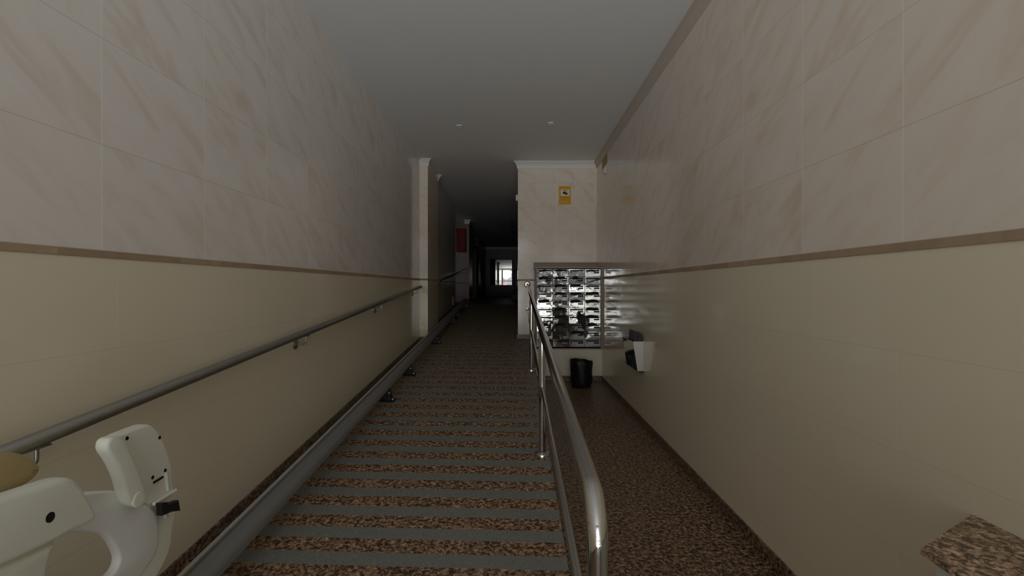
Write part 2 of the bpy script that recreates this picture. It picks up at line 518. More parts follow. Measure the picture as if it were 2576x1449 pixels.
# left pilasters and the recess between them
bm = bmesh.new(); box(bm, XL-0.02, -1.458, 8.46, 9.58, 0.3, H+0.05); struct('wall_pilaster', bm, M['tile_pl'])
bm = bmesh.new(); box(bm, -2.15, -1.95, 13.2, 16.1, 0.3, H+0.05); struct('wall_recess', bm, M['tile_l'])
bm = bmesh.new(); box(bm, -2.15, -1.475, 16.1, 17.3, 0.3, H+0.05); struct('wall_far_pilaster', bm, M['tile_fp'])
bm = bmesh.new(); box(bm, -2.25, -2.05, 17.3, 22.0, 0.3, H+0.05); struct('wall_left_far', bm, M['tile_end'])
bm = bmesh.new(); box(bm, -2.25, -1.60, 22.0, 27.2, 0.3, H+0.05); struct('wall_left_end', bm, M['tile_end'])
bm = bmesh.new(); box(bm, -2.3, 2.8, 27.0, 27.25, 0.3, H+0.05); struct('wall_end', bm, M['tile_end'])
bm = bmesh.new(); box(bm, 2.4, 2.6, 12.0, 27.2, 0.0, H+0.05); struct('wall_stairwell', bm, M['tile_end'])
bm = bmesh.new(); box(bm, XR+0.2, 2.6, 11.8, 12.0, 0.0, H+0.05); struct('wall_stairwell_front', bm, M['tile_far'])
# entrance wall behind the camera
bm = bmesh.new()
box(bm, XL-0.3, ENT[0], ENT_Y-0.2, ENT_Y, -0.2, H+0.1)
box(bm, ENT[1], XR+0.25, ENT_Y-0.2, ENT_Y, -0.2, H+0.1)
box(bm, ENT[0], ENT[1], ENT_Y-0.2, ENT_Y, ENT[3], H+0.1)
struct('wall_front', bm, M['tile_far'])
d = bpy.data.objects.new('door_1', None); C.objects.link(d); d['kind'] = 'structure'
d.location = ((ENT[0]+ENT[1])/2, ENT_Y-0.1, 0)
bm = bmesh.new()
t = 0.06
for x in (ENT[0], -0.42, 0.42, ENT[1]-t): box(bm, x, x+t, ENT_Y-0.13, ENT_Y-0.07, 0, ENT[3])
box(bm, ENT[0], ENT[1], ENT_Y-0.13, ENT_Y-0.07, ENT[3]-t, ENT[3])
box(bm, ENT[0], ENT[1], ENT_Y-0.13, ENT_Y-0.07, 2.12, 2.12+t)
for x0, x1 in ((ENT[0], -0.42), (0.42, ENT[1])):
    box(bm, x0, x1, ENT_Y-0.13, ENT_Y-0.07, 0, 0.12)
    box(bm, x0, x1, ENT_Y-0.13, ENT_Y-0.07, 1.0, 1.06)
obj('door_frame', bm, M['dark_frame'], d)

# trims: brown border tiles
def trim(n, mat, fn):
    bm = bmesh.new(); fn(bm); return struct('trim_%d' % n, bm, mat)
trim(1, M['dado'], lambda bm: box(bm, XL, XL+0.006, ENT_Y, 8.46, ZDL-0.0137, ZDL+0.0137, 0.002))
trim(2, M['dado'], lambda bm: box(bm, XR-0.006, XR, ENT_Y, 8.05, ZDR-0.0155, ZDR+0.0155, 0.002))
def f3(bm):
    z0, z1 = ZDL-0.0137, ZDL+0.0137
    box(bm, XL, -1.452, 8.454, 8.4599, z0, z1); box(bm, -1.4579, -1.452, 8.454, 9.586, z0, z1)
    box(bm, XL, -1.452, 9.5801, 9.586, z0, z1); box(bm, XL, XL+0.006, 9.586, 13.4, z0, z1)
trim(3, M['dado'], f3)
trim(4, M['dado'], lambda bm: (box(bm, 0.027, 0.315, PY-0.006, PY-0.0001, 1.585, 1.61), box(bm, 0.027, 0.0329, PY, 12.0, 1.585, 1.61)))
trim(5, M['dado'], lambda bm: box(bm, -1.949, -1.47, 16.094, 16.0999, ZDL-0.0137, ZDL+0.0137))
# cornices
def cornice_x(bm, x0, x1, y, s, e0=0.0, e1=0.0, h=0.125, p=0.07):
    """runs along x on a face at y, projecting towards s; ends flare out by e0/e1"""
    prof = [(0, 0.0), (0.10, 0.0), (0.22, 0.14), (0.30, 0.38), (0.46, 0.60), (0.70, 0.72), (0.70, 0.80), (1.0, 0.86), (1.0, 1.0), (0, 1.0)]
    A, B = [], []
    for a, b in prof:
        A.append(bm.verts.new((x0-e0*a, y+s*p*a, H-h+h*b*0.999)))
        B.append(bm.verts.new((x1+e1*a, y+s*p*a, H-h+h*b*0.999)))
    bm.faces.new(A); bm.faces.new(B[::-1])
    for i in range(len(A)):
        j = (i+1) % len(A); bm.faces.new((A[i], B[i], B[j], A[j]))
def cornice_y(bm, y0, y1, x, s, h=0.115, p=0.05):
    prof = [(0, 0.0), (0.10, 0.0), (0.22, 0.14), (0.30, 0.38), (0.46, 0.60), (0.70, 0.72), (0.70, 0.80), (1.0, 0.86), (1.0, 1.0), (0, 1.0)]
    A = [bm.verts.new((x+s*p*a, y0, H-h+h*b*0.999)) for a, b in prof]
    B = [bm.verts.new((x+s*p*a, y1, H-h+h*b*0.999)) for a, b in prof]
    bm.faces.new(A); bm.faces.new(B[::-1])
    for i in range(len(A)):
        j = (i+1) % len(A); bm.faces.new((A[i], B[i], B[j], A[j]))
trim(6, M['plaster'], lambda bm: cornice_x(bm, 0.033, XR-0.05, PY, -1, e0=0.07))
M['cornice'] = simple('warm_plaster', srgb(206, 194, 180), 0.6, var=0.03)
trim(7, M['cornice'], lambda bm: cornice_y(bm, ENT_Y, PY, XR, -1))
trim(8, M['plaster'], lambda bm: (cornice_x(bm, XL+0.03, -1.458, 8.46, -1, e1=0.06), cornice_x(bm, XL, -1.458, 9.58, 1, e1=0.06)))
trim(9, M['plaster'], lambda bm: cornice_x(bm, -1.62, -1.475, 16.1, -1, e1=0.06))
trim(10, M['plaster'], lambda bm: cornice_x(bm, -1.60, 2.4, 27.0, -1))
# baseboards
bm = bmesh.new()
pr = [(R0-2.0, 0.0), (R0, 0.0), (13.4, ramp_z(13.4)), (13.4, ramp_z(13.4)+0.065), (R0, 0.065), (R0-2.0, 0.065)]
prism_x(bm, pr, XL, XL+0.012); struct('baseboard_left', bm, M['granite_base'])
bm = bmesh.new(); box(bm, XR-0.012, XR, ENT_Y, 8.07, 0, 0.083); struct('baseboard_right', bm, M['granite_base'])
bm = bmesh.new(); box(bm, 0.25, XR-0.012, 8.058, 8.07, 0, 0.083); struct('baseboard_back', bm, M['granite_base'])
bm = bmesh.new()
zb = ramp_z(PY)
box(bm, 0.013, 0.315, PY-0.02, PY-0.0001, zb-0.02, zb+0.075); box(bm, 0.013, 0.0329, PY, 12.0, zb-0.02, zb+0.075+0.0)
struct('baseboard_pillar', bm, M['granite_base'])
bm = bmesh.new()
box(bm, XL, -1.446, 8.448, 8.4599, ramp_z(8.45)-0.02, ramp_z(8.45)+0.065)
box(bm, -1.4579, -1.446, 8.448, 9.59, ramp_z(8.45)-0.02, ramp_z(9.0)+0.065)
struct('baseboard_pilaster', bm, M['granite_base'])

# ------------------------------------------------------------------ left wall handrails
def bracket(y, zr, xr, parent, r=0.0375):
    """rosette on the wall, bent arm up to the rail"""
    zc = zr-0.085
    bm = bmesh.new()
    pts = [(XL, y, zc)] + [tuple(p) for p in arc((XL, y, zc), (xr, y, zc), (xr, y, zr), 0.028, 8)] + [(xr, y, zr-0.020)]
    tube(bm, pts, 0.0065, 12)
    box(bm, xr-0.010, xr+0.010, y-0.045, y+0.045, zr-0.029, zr-0.0225, 0.002)
    b = obj('bracket', bm, M['satin'], parent, True)
    bm = bmesh.new()
    lathe(bm, [(r, 0.0), (r, 0.004), (r*0.86, 0.010), (r*0.5, 0.014), (0.012, 0.016)], (XL+0.0005, y, zc), 'X')
    obj('rosette', bm, M['satin'], b, True)
    return b

def wall_handrail(y0, y1, hh, ys, label):
    xr = XL+0.08
    zr = lambda y: -0.04+SL*y+hh
    t = thing('handrail', label, 'handrail', (0, 0, 0))
    bm = bmesh.new()
    n = 24
    e = 0.02
    tube(bm, [(xr, y0, zr(y0)), (xr, y0+0.006, zr(y0+.006)), (xr, y1-0.008, zr(y1-.008)), (xr, y1, zr(y1))], [0.020, 0.0245, 0.0245, 0.020], n)
    obj('tube', bm, M['satin'], t, True)
    for y in ys: bracket(y, zr(y), xr, t)
    return t
wall_handrail(0.75, 8.10, 0.918, (1.60, 3.67, 5.74, 7.83), 'long satin steel handrail on the left wall above the stairlift')
wall_handrail(9.97, 16.2, 0.89, (10.6, 12.9), 'dark steel handrail on the left wall beyond the pilaster, far end')

# ------------------------------------------------------------------ railing between ramp and lower floor
RX = 0.192
def rail_z(y): return -0.04+SL*y+0.915
t = thing('railing', 'polished steel tube railing along the right edge of the ramp', 'railing', (RX, 3.77, 0))
bm = bmesh.new()
yb = 1.205
c = (RX, yb, rail_z(yb))
pts = [(RX, yb, 0.0)] + [tuple(p) for p in arc((RX, yb, 0), c, (RX, 4, rail_z(4)), 0.115, 16)] + [(RX, 4, rail_z(4)), (RX, PY-0.012, rail_z(PY-0.012))]
tube(bm, pts, 0.0255, 32)
obj('top_rail', bm, M['chrome'], t, True, 60)
for y in (3.77, 6.39):
    bm = bmesh.new()
    z0 = ramp_z(y)
    tube(bm, [(RX, y, z0-0.005), (RX, y, rail_z(y)-0.02)], 0.0255, 28)
    p = obj('post', bm, M['chrome'], t, True, 60)
    bm = bmesh.new()
    lathe(bm, [(0.056, -0.012), (0.056, 0.008), (0.052, 0.015), (0.030, 0.019), (0.027, 0.022)], (RX, y, z0+0.002), 'Z', 32)
    obj('base_flange', bm, M['chrome'], p, True, 50)
bm = bmesh.new()
mz = lambda y: -0.04+SL*y+0.50
for a, b in ((yb+0.02, 3.75), (3.79, 6.37), (6.41, PY-0.01)):
    tube(bm, [(RX, a, mz(a)), (RX, b, mz(b))], 0.0155, 18)
obj('mid_rail', bm, M['chrome'], t, True, 60)
for zz, r in ((rail_z(PY), 0.054), (mz(PY), 0.033)):
    bm = bmesh.new()
    lathe(bm, [(r, 0.0), (r, -0.006), (r*0.9, -0.010), (r*0.62, -0.012)], (RX, PY-0.0005, zz), 'Y', 28)
    obj('wall_flange', bm, M['chrome'], t, True, 50)
bm = bmesh.new()
lathe(bm, [(0.055, 0.0), (0.055, 0.010), (0.03, 0.016)], (RX, yb, 0.0), 'Z', 28)
obj('base_flange', bm, M['chrome'], t, True, 50)

# ------------------------------------------------------------------ stairlift rail
t = thing('stairlift_rail', 'grey aluminium stairlift rail on black feet along the left of the ramp', 'rail', (-1.3, 5.0, 0))
y0, y1 = 0.6, 13.6
def rz(h): return -0.04+SL*y0+h
bm = bmesh.new()
prof = [(-1.345, .10), (-1.262, .125), (-1.25, .137), (-1.25, .165), (-1.262, .184), (-1.285, .196), (-1.322, .203), (-1.330, .190), (-1.330, .165), (-1.350, .165)]
prof = [(x, rz(h)) for x, h in prof]
prism_y(bm, prof, y0, y1, SL*(y1-y0))
obj('track', bm, M['alu'], t, True, 35)
bm = bmesh.new()
prism_y(bm, [(-1.350, rz(.10)), (-1.350, rz(.199)), (-1.370, rz(.199)), (-1.370, rz(.10))], y0, y1, SL*(y1-y0))
obj('rack_strip', bm, M['alu_light'], t)
for y in (1.2, 5.12, 6.17, 8.24, 10.4, 11.3, 13.2):
    z = ramp_z(y)
    bm = bmesh.new()
    S = Matrix.Identity(4)
    pp = [(-1.36, y-0.045), (-1.23, y-0.075), (-1.205, y-0.05), (-1.205, y+0.02), (-1.235, y+0.045), (-1.36, y+0.045)]
    a = [bm.verts.new((x, yy, -0.04+SL*yy+0.0)) for x, yy in pp]; b = [bm.verts.new((x, yy, -0.04+SL*yy+0.012)) for x, yy in pp]
    bm.faces.new(a); bm.faces.new(b[::-1])
    for i in range(6): bm.faces.new((a[i], b[i], b[(i+1) % 6], a[(i+1) % 6]))
    # upright gussets
    for yy in (y-0.03, y+0.03):
        prof = [(-1.35, z), (-1.235, z), (-1.255, z+0.075), (-1.275, z+0.125), (-1.35, z+0.108)]
        prism_y(bm, prof, yy-0.004, yy+0.004)
    box(bm, -1.34, -1.26, y-0.04, y+0.04, z+0.06, z+0.105)
    f = obj('foot', bm, M['black'], t)
    bm = bmesh.new()
    lathe(bm, [(0.010, -0.004), (0.010, 0.008), (0.007, 0.012)], (-1.232, y-0.012, z+0.0125), 'Z', 10)
    obj('bolt', bm, M['alu_light'], f, True)
    bm = bmesh.new()
    tube(bm, [(-1.262, y-0.045, z+0.082), (-1.262, y-0.028, z+0.082)], 0.009, 10)
    obj('bolt', bm, M['alu_light'], f, True)

# ------------------------------------------------------------------ stairlift chair (folded)
def P(px, py, X):
    Y = 1288*X/(px-1298.0)
    return (Y, CAM_Z-(py-722.0)*Y/1288.0)
lift = thing('stairlift', 'folded ivory stairlift chair with tan seat pad parked against left wall', 'stairlift', (-1.3, 1.5, 0))
def plate(name, px, X, thick, bev, mat, holes=(), sm=1, parent=lift):
    outer = smooth_loop([P(a, b, X) for a, b in px], sm)
    hs = [smooth_loop([P(a, b, X) for a, b in h], 2) for h in holes]
    return slab2d(name, outer, hs, thick, bev, mat, parent, lambda u, v, w: Vector((X-thick/2+w, u, v)))
def sub(o, p): return hang(o, p)
cush = plate('backrest', [(-260, 1200), (-120, 1156), (0, 1139), (50, 1139), (86, 1151), (108, 1170), (104, 1195), (84, 1217), (60, 1232), (0, 1256), (-160, 1340), (-300, 1390)], -1.30, 0.085, 0.035, M['tan'], sm=2)
hole = [(106, 1444), (111, 1402), (123, 1372), (150, 1348), (200, 1342), (246, 1343), (272, 1356), (291, 1390), (298, 1412), (287, 1440), (260, 1464), (200, 1480), (130, 1480)]
body = plate('chair_frame', [(200, 1246), (231, 1239), (308, 1236), (345, 1255), (372, 1281), (390, 1290), (394, 1330), (395, 1370), (385, 1405), (350, 1449), (300, 1540), (120, 1640), (-20, 1600), (-20, 1449), (60, 1360), (140, 1290)],
             -1.215, 0.032, 0.009, M['white_shell'], holes=[hole], sm=2)
side = plate('side_shell', [(330, 1245), (395, 1262), (438, 1236), (442, 1290), (434, 1320), (431, 1345), (429, 1372), (421, 1400), (397, 1449), (330, 1560), (300, 1560), (300, 1449), (330, 1400)],
             -1.224, 0.06, 0.014, M['white_plastic'], sm=2)
seat = plate('seat', [(-330, 1370), (-160, 1306), (0, 1256), (132, 1211), (162, 1203), (184, 1208), (209, 1236), (232, 1276), (243, 1303), (232, 1318), (171, 1344), (143, 1362), (0, 1430), (-300, 1560)],
             -1.14, 0.055, 0.016, M['white_plastic'], sm=2)
base = plate('seat_hinge_cover', [(-300, 1580), (0, 1435), (143, 1365), (122, 1395), (113, 1430), (108, 1480), (60, 1640), (-200, 1700)], -1.165, 0.05, 0.012, M['white_plastic'], sm=1)
# plug in the underside of the seat
Yc, Zc = P(117, 1306, -1.14)
bm = bmesh.new(); lathe(bm, [(0.0125, -0.004), (0.0125, 0.001), (0.009, 0.0014), (0.002, 0.0016)], (-1.14, Yc, Zc), 'X', 20)
sub(obj('screw', bm, M['black'], None, True), seat)
arm = plate('armrest', [(272, 1112), (285, 1100), (352, 1073), (372, 1068), (388, 1079), (403, 1100), (420, 1141), (430, 1182), (432, 1228), (438, 1236), (386, 1266), (362, 1278), (320, 1200)], -1.215, 0.045, 0.010, M['white_plastic'])
for a, b in ((313, 1105), (396, 1103), (410, 1186), (378, 1204)):
    Yc, Zc = P(a, b, -1.215)
    bm = bmesh.new(); lathe(bm, [(0.0062, -0.003), (0.0062, 0.0015), (0.003, 0.0016)], (-1.215, Yc, Zc), 'X', 14)
    sub(obj('screw', bm, M['black_slot'], None, True), arm)
# moulded ridges and the lower lip of the armrest
bm = bmesh.new()
def bar_px(bm, a, b, X, r):
    ya, za = P(a[0], a[1], X); yb_, zb_ = P(b[0], b[1], X)
    tube(bm, [(X, ya, za), (X, yb_, zb_)], r, 10)
bar_px(bm, (381, 1271), (437, 1236), -1.213, 0.0060)
bar_px(bm, (412, 1192), (417, 1236), -1.213, 0.0050)
sub(obj('rib', bm, M['white_plastic'], None, True), arm)
bm = bmesh.new()
bar_px(bm, (381, 1217), (404, 1203), -1.213, 0.0040)
sub(obj('slot', bm, M['black_slot'], None, True), arm)
linkp = plate('arm_link', [(263, 1122), (268, 1108), (280, 1100), (300, 1099), (312, 1108), (322, 1132), (339, 1166), (358, 1218), (371, 1252), (368, 1270), (348, 1280), (325, 1275), (313, 1252), (303, 1206), (283, 1163), (264, 1138)], -1.18, 0.042, 0.012, M['white_plastic'])
Yc, Zc = P(342, 1260, -1.18)
bm = bmesh.new(); lathe(bm, [(0.024, -0.004), (0.024, 0.001), (0.021, 0.003), (0.002, 0.0035)], (-1.18, Yc, Zc), 'X', 24)
sub(obj('pivot', bm, M['white_plastic'], None, True, 30), linkp)
ctrl = plate('control_box', [(402, 1269), (418, 1266), (420, 1272), (445, 1261), (450, 1288), (428, 1291), (404, 1301)], -1.185, 0.022, 0.003, M['black'], sm=0)
Y1, Z1 = P(421, 1297, -1.185)
bm = bmesh.new(); tube(bm, [(-1.20, Y1, Z1+0.004), (-1.196, Y1-0.004, Z1-0.012)], [0.006, 0.009], 10)
sub(obj('toggle', bm, M['alu_light'], None, True), ctrl)
# pedestal, carriage and folded footrest below the picture edge
bm = bmesh.new(); box(bm, -1.345, -1.245, 1.28, 1.62, 0.30, 0.52, 0.02); obj('pedestal', bm, M['white_shell'], lift, True)
bm = bmesh.new(); box(bm, -1.36, -1.20, 1.22, 1.72, 0.285, 0.36, 0.02); obj('carriage', bm, M['white_plastic'], lift, True)
bm = bmesh.new(); box(bm, -1.20, -1.15, 1.27, 1.58, 0.16, 0.44, 0.015); obj('footrest', bm, M['white_plastic'], lift, True)

# ------------------------------------------------------------------ mailboxes
MX0, PXW = 0.329, 0.2507
MZ1, PZH = 1.763, 0.1228
MY = 8.07
sur = thing('mailbox_surround', 'brown stone surround with sloping cap framing the wall of mailboxes', 'frame', (0.84, 8.2, 0.5))
bm = bmesh.new(); box(bm, 0.315, 0.3275, MY-0.012, PY-0.002, 0.515, 1.772); obj('side_panel', bm, M['cap'], sur)
bm = bmesh.new(); box(bm, 1.3335, 1.3595, MY-0.012, PY-0.002, 0.515, 1.772); obj('side_panel', bm, M['cap'], sur)
bm = bmesh.new(); box(bm, 0.305, 1.3595, MY-0.02, PY-0.002, 0.501, 0.515); obj('bottom_shelf', bm, M['cap'], sur)
bm = bmesh.new(); prism_x(bm, [(MY-0.03, 1.772), (MY-0.03, 1.792), (PY-0.002, 1.896), (PY-0.002, 1.772)], 0.300, 1.3595); obj('sloping_cap', bm, M['cap'], sur)
bm = bmesh.new(); box(bm, 0.3275, 1.3335, 8.45, PY-0.002, 0.515, 1.772); obj('back_panel', bm, M['dark_frame'], sur)

W, Hh = PXW-0.003, PZH-0.003
def rel_box(x0, x1, y0, y1, z0, z1, bev=0):
    bm = bmesh.new(); box(bm, x0, x1, y0, y1, z0, z1, bev); return bm
proto = thing('mailbox', '', 'mailbox')
pb = obj('body', rel_box(-W/2, W/2, 0.004, 0.36, 0, Hh), M['dark_frame'], proto)
pd = obj('door', rel_box(-W/2+0.001, W/2-0.001, -0.004, 0.0035, 0.001, Hh-0.001, 0.0015), M['mail_steel'], proto)
ps_ = obj('slot', rel_box(-W/2+0.016, W/2-0.020, -0.0078, -0.0036, Hh-0.036, Hh-0.014, 0.0006), M['black_slot'], proto)
pn = obj('name_plate', rel_box(0.020, W/2-0.022, -0.0072, -0.0036, Hh-0.068, Hh-0.045), M['ink'], proto)
pn2 = obj('name_plate', rel_box(0.020, W/2-0.022, -0.0072, -0.0036, Hh-0.064, Hh-0.052), M['alu_light'], proto)
bm = bmesh.new(); lathe(bm, [(0.009, 0.0), (0.009, -0.004), (0.006, -0.006), (0.002, -0.0062)], (-0.088, -0.0035, Hh-0.055), 'Y', 14)
pk = obj('lock', bm, M['black'], proto, True)
ROW = ['top row', 'second row', 'third row', 'fourth row', 'fifth row', 'sixth row', 'seventh row', 'eighth row', 'ninth row', 'bottom row']
COL = ['leftmost column', 'second column from left', 'third column from left', 'rightmost column']
plates = ['LLLD', 'DDDN', 'NDDD', 'DDDD', 'DDDL', 'DDDD', 'NDDD', 'DDDD', 'DDDD', 'DLDD']
first = True
for r in range(10):
    for c_ in range(4):
        x = MX0+PXW*(c_+0.5); z = MZ1-PZH*(r+1)+0.0015
        k = plates[r][c_]
        if first:
            root = proto; first = False
            kids = [(pb, pb), (pd, pd), (ps_, ps_), (pn, pn), (pn2, pn2), (pk, pk)]
        else:
            root = proto.copy(); C.objects.link(root)
            kids = []
            for ch in (pb, pd, ps_, pn, pn2, pk):
                if (ch is pn and k != 'D') or (ch is pn2 and k != 'L'): continue
                q = ch.copy(); C.objects.link(q); q.parent = root; q.matrix_parent_inverse = Matrix.Identity(4)
                kids.append((ch, q))
        root.location = (x, MY, z)
        for ch, q in kids:
            q.matrix_parent_inverse = Matrix.Identity(4)
            if ch is pd:
                q.rotation_euler = (math.radians(random.uniform(-1.0, 0.6)), 0, math.radians(random.uniform(-0.9, 0.9)))
        pt = {'D': 'dark name plate', 'L': 'pale name plate', 'N': 'no name plate'}[k]
        tag(root, 'polished steel mailbox with %s, %s, %s' % (pt, ROW[r], COL[c_]), 'mailbox', 'steel mailboxes in the wall unit')
bpy.data.objects.remove(pn)      # the top left box has a pale plate

# leaflets sticking out of the slots
spots = {(0, 0): .6, (0, 1): .6, (0, 3): .7, (1, 0): .55, (1, 1): .6, (1, 2): .35, (2, 1): .7, (2, 2): .65, (3, 1): .65, (3, 2): .65, (3, 3): .8,
         (4, 0): .7, (4, 2): .6, (4, 3): .75, (5, 1): .65, (5, 3): .75, (6, 1): .65, (6, 3): .8, (7, 0): .6, (7, 1): .6, (7, 3): .6, (8, 2): .6}
def leaflet_mesh(w, seed):
    rnd = random.Random(seed)
    bm = bmesh.new()
    nx, ny = 8, 4
    amp = rnd.uniform(0.003, 0.008); ph = rnd.uniform(0, 6)
    lift_ = rnd.uniform(0.010, 0.024)
    top, bot = [], []
    for i in range(nx+1):
        u = i/nx; rt, rb = [], []
        for j in range(ny+1):
            v = j/ny
            xx = (u-0.5)*w*(1-0.15*v*rnd.uniform(0.8, 1.0))
            yy = -0.05*v
            zz = lift_*math.sin(PI*min(1, v*0.8)) + amp*math.sin(u*7+ph)*v + (u-0.4)*0.012*v - 0.010*v*v
            tk = 0.006+0.020*v*(0.35+0.65*math.sin(PI*min(max(u*1.1+0.02, 0), 1))**0.5)
            rt.append(bm.verts.new((xx, yy, zz+tk+rnd.uniform(-.002, .002)))); rb.append(bm.verts.new((xx, yy, zz-0.005-0.006*v+rnd.uniform(-.001, .001))))
        top.append(rt); bot.append(rb)
    for i in range(nx):
        for j in range(ny):
            bm.faces.new((top[i][j], top[i+1][j], top[i+1][j+1], top[i][j+1]))
            bm.faces.new((bot[i][j], bot[i][j+1], bot[i+1][j+1], bot[i+1][j]))
    for i in range(nx):
        bm.faces.new((top[i][ny], top[i+1][ny], bot[i+1][ny], bot[i][ny])); bm.faces.new((top[i][0], bot[i][0], bot[i+1][0], top[i+1][0]))
    for j in range(ny):
        bm.faces.new((top[0][j], top[0][j+1], bot[0][j+1], bot[0][j])); bm.faces.new((top[nx][j], bot[nx][j], bot[nx][j+1], top[nx][j+1]))
    return bm
for i, ((r, c_), w) in enumerate(spots.items()):
    x = MX0+PXW*(c_+0.5); z = MZ1-PZH*(r+1)+0.0015+Hh-0.024
    o = obj('leaflet', leaflet_mesh(PXW*w, i), M['leaflet'], None, True)
    o.location = (x-PXW*0.5*(1-w)*random.uniform(0.1, 0.5), MY-0.006, z)
    if r == 0: o.scale.z = 0.6; o.location.z -= 0.004
    tag(o, 'dark leaflet sticking out of the mailbox slot in %s, %s' % (ROW[r], COL[c_]), 'leaflet', 'leaflets stuck in the mailbox slots')

# ------------------------------------------------------------------ waste bin with black bag
t = thing('waste_bin', 'black waste bin lined with a black bag below the mailboxes', 'bin', (0.968, 7.60, 0))
bm = bmesh.new()
lathe(bm, [(0.138, 0.0), (0.146, 0.01), (0.153, 0.20), (0.158, 0.37), (0.150, 0.37), (0.146, 0.20), (0.138, 0.02)], (0.968, 7.60, 0.0), 'Z', 36)
obj('body', bm, M['black'], t, True)
bm = bmesh.new()
n = 48
rings = []
for (r, h) in [(0.152, 0.06), (0.157, 0.14), (0.160, 0.25), (0.165, 0.32), (0.170, 0.372), (0.166, 0.392), (0.156, 0.385), (0.148, 0.33), (0.138, 0.22), (0.12, 0.10)]:
    ring = []
    for k in range(n):
        a = 2*PI*k/n
        wob = 0.004*math.sin(5*a+h*20)+0.003*math.sin(11*a+h*31)
        tilt = -0.016*math.cos(a+0.3)
        ring.append(bm.verts.new((0.968+(r+wob)*math.cos(a), 7.60+(r+wob)*math.sin(a), h+tilt*(h/0.39)+0.004*math.sin(7*a))))
    rings.append(ring)
for a, b in zip(rings, rings[1:]):
    for k in range(n): bm.faces.new((a[k], a[(k+1) % n], b[(k+1) % n], b[k]))
bm.faces.new(rings[-1])
obj('bag', bm, M['bag'], t, True, 80)

# ------------------------------------------------------------------ flyer box on the right wall
Y0, Y1 = 5.457, 5.985
pt_, pb_ = 0.115, 0.068
z_t, z_b = CAM_Z-0.58, CAM_Z-0.895
t = thing('flyer_box', 'wedge shaped stainless flyer box fixed to the right wall', 'flyer box', (XR, 5.72, z_b))
bm = bmesh.new()
th = 0.004
def quad_plate(bm, q, d):
    q = [Vector(p) for p in q]; d = Vector(d)
    a = [bm.verts.new(p) for p in q]; b = [bm.verts.new(p+d) for p in q]
    bm.faces.new(a); bm.faces.new(b[::-1])
    for i in range(4): bm.faces.new((a[i], b[i], b[(i+1) % 4], a[(i+1) % 4]))
A = lambda y, p, z: (XR-p, y, z)
quad_plate(bm, [A(Y0, pt_, z_t), A(Y1, pt_, z_t), A(Y1, pb_, z_b), A(Y0, pb_, z_b)], (th, 0, 0))
obj('front_panel', bm, M['chrome'], t)
for y in (Y0, Y1-th):
    bm = bmesh.new(); quad_plate(bm, [A(y, 0.0, z_t), A(y, pt_-th, z_t), A(y, pb_-th, z_b), A(y, 0.0, z_b)], (0, th, 0))
    obj('side_panel', bm, M['brushed'], t)
bm = bmesh.new(); prism_y(bm, [(XR, z_b), (XR-pb_, z_b), (XR-pb_*0.55, z_b-0.022), (XR, z_b-0.022)], Y0, Y1); obj('bottom', bm, M['black'], t)
bm = bmesh.new(); box(bm, XR-0.004, XR-0.0002, Y0, Y1, z_b, z_t+0.01); obj('back_panel', bm, M['alu_light'], t)
bm = bmesh.new()
prism_y(bm, [(XR-0.006, z_t-0.20), (XR-0.006, z_t+0.040), (XR-0.028, z_t+0.088), (XR-0.062, z_t+0.094), (XR-0.062, z_t-0.20)], Y0+0.010, Y0+0.30)
prism_y(bm, [(XR-0.0625, z_t-0.20), (XR-0.0625, z_t+0.100), (XR-0.090, z_t+0.112), (XR-0.098, z_t+0.085), (XR-0.0985, z_t+0.0), (XR-0.085, z_t-0.20)], Y0+0.018, Y0+0.27)
bmesh.ops.bevel(bm, geom=list(bm.edges), offset=0.003, segments=2, affect='EDGES')
o = obj('magazine_bundle', bm, M['bag'], None, True); tag(o, 'black wrapped magazine bundle standing in the flyer box on right wall', 'magazine')

# ------------------------------------------------------------------ granite topped ledge, lower right corner
zt = CAM_Z-0.6765
t = thing('ledge', 'low ledge with speckled granite top against the right wall, nearest corner', 'ledge', (1.2, 0.6, 0))
bm = bmesh.new()
prism_z(bm, [(XR-0.001, 1.534), (1.045, 1.330), (1.045, -0.2), (XR-0.001, -0.2)], zt-0.014, zt)
obj('top_slab', bm, M['granite_top'], t)
bm = bmesh.new()
prism_z(bm, [(XR-0.001, 1.49), (1.056, 1.292), (1.056, -0.18), (XR-0.001, -0.18)], 0.0, zt-0.014)
obj('base', bm, M['ledge_side'], t)

# ------------------------------------------------------------------ signs and small fittings
def spx(px, py, Y=PY): return ((px-1298)*Y/1288, CAM_Z-(py-722)*Y/1288)
t = thing('warning_sign', 'yellow video surveillance sign with black camera picture above the mailboxes', 'sign', (0.82, PY, 2.98))
x0, z1 = spx(1405.5, 468.5); x1, z0 = spx(1436.0, 515.0)
bm = bmesh.new(); box(bm, x0, x1, PY-0.005, PY-0.0002, z0, z1); obj('panel', bm, M['yellow'], t)
xa, za = spx(1410.5, 477.5); xb, zb2 = spx(1432.5, 493.5)
bm = bmesh.new(); box(bm, xa, xb, PY-0.0062, PY-0.0049, zb2, za); obj('picture_field', bm, M['sign_white'], t)
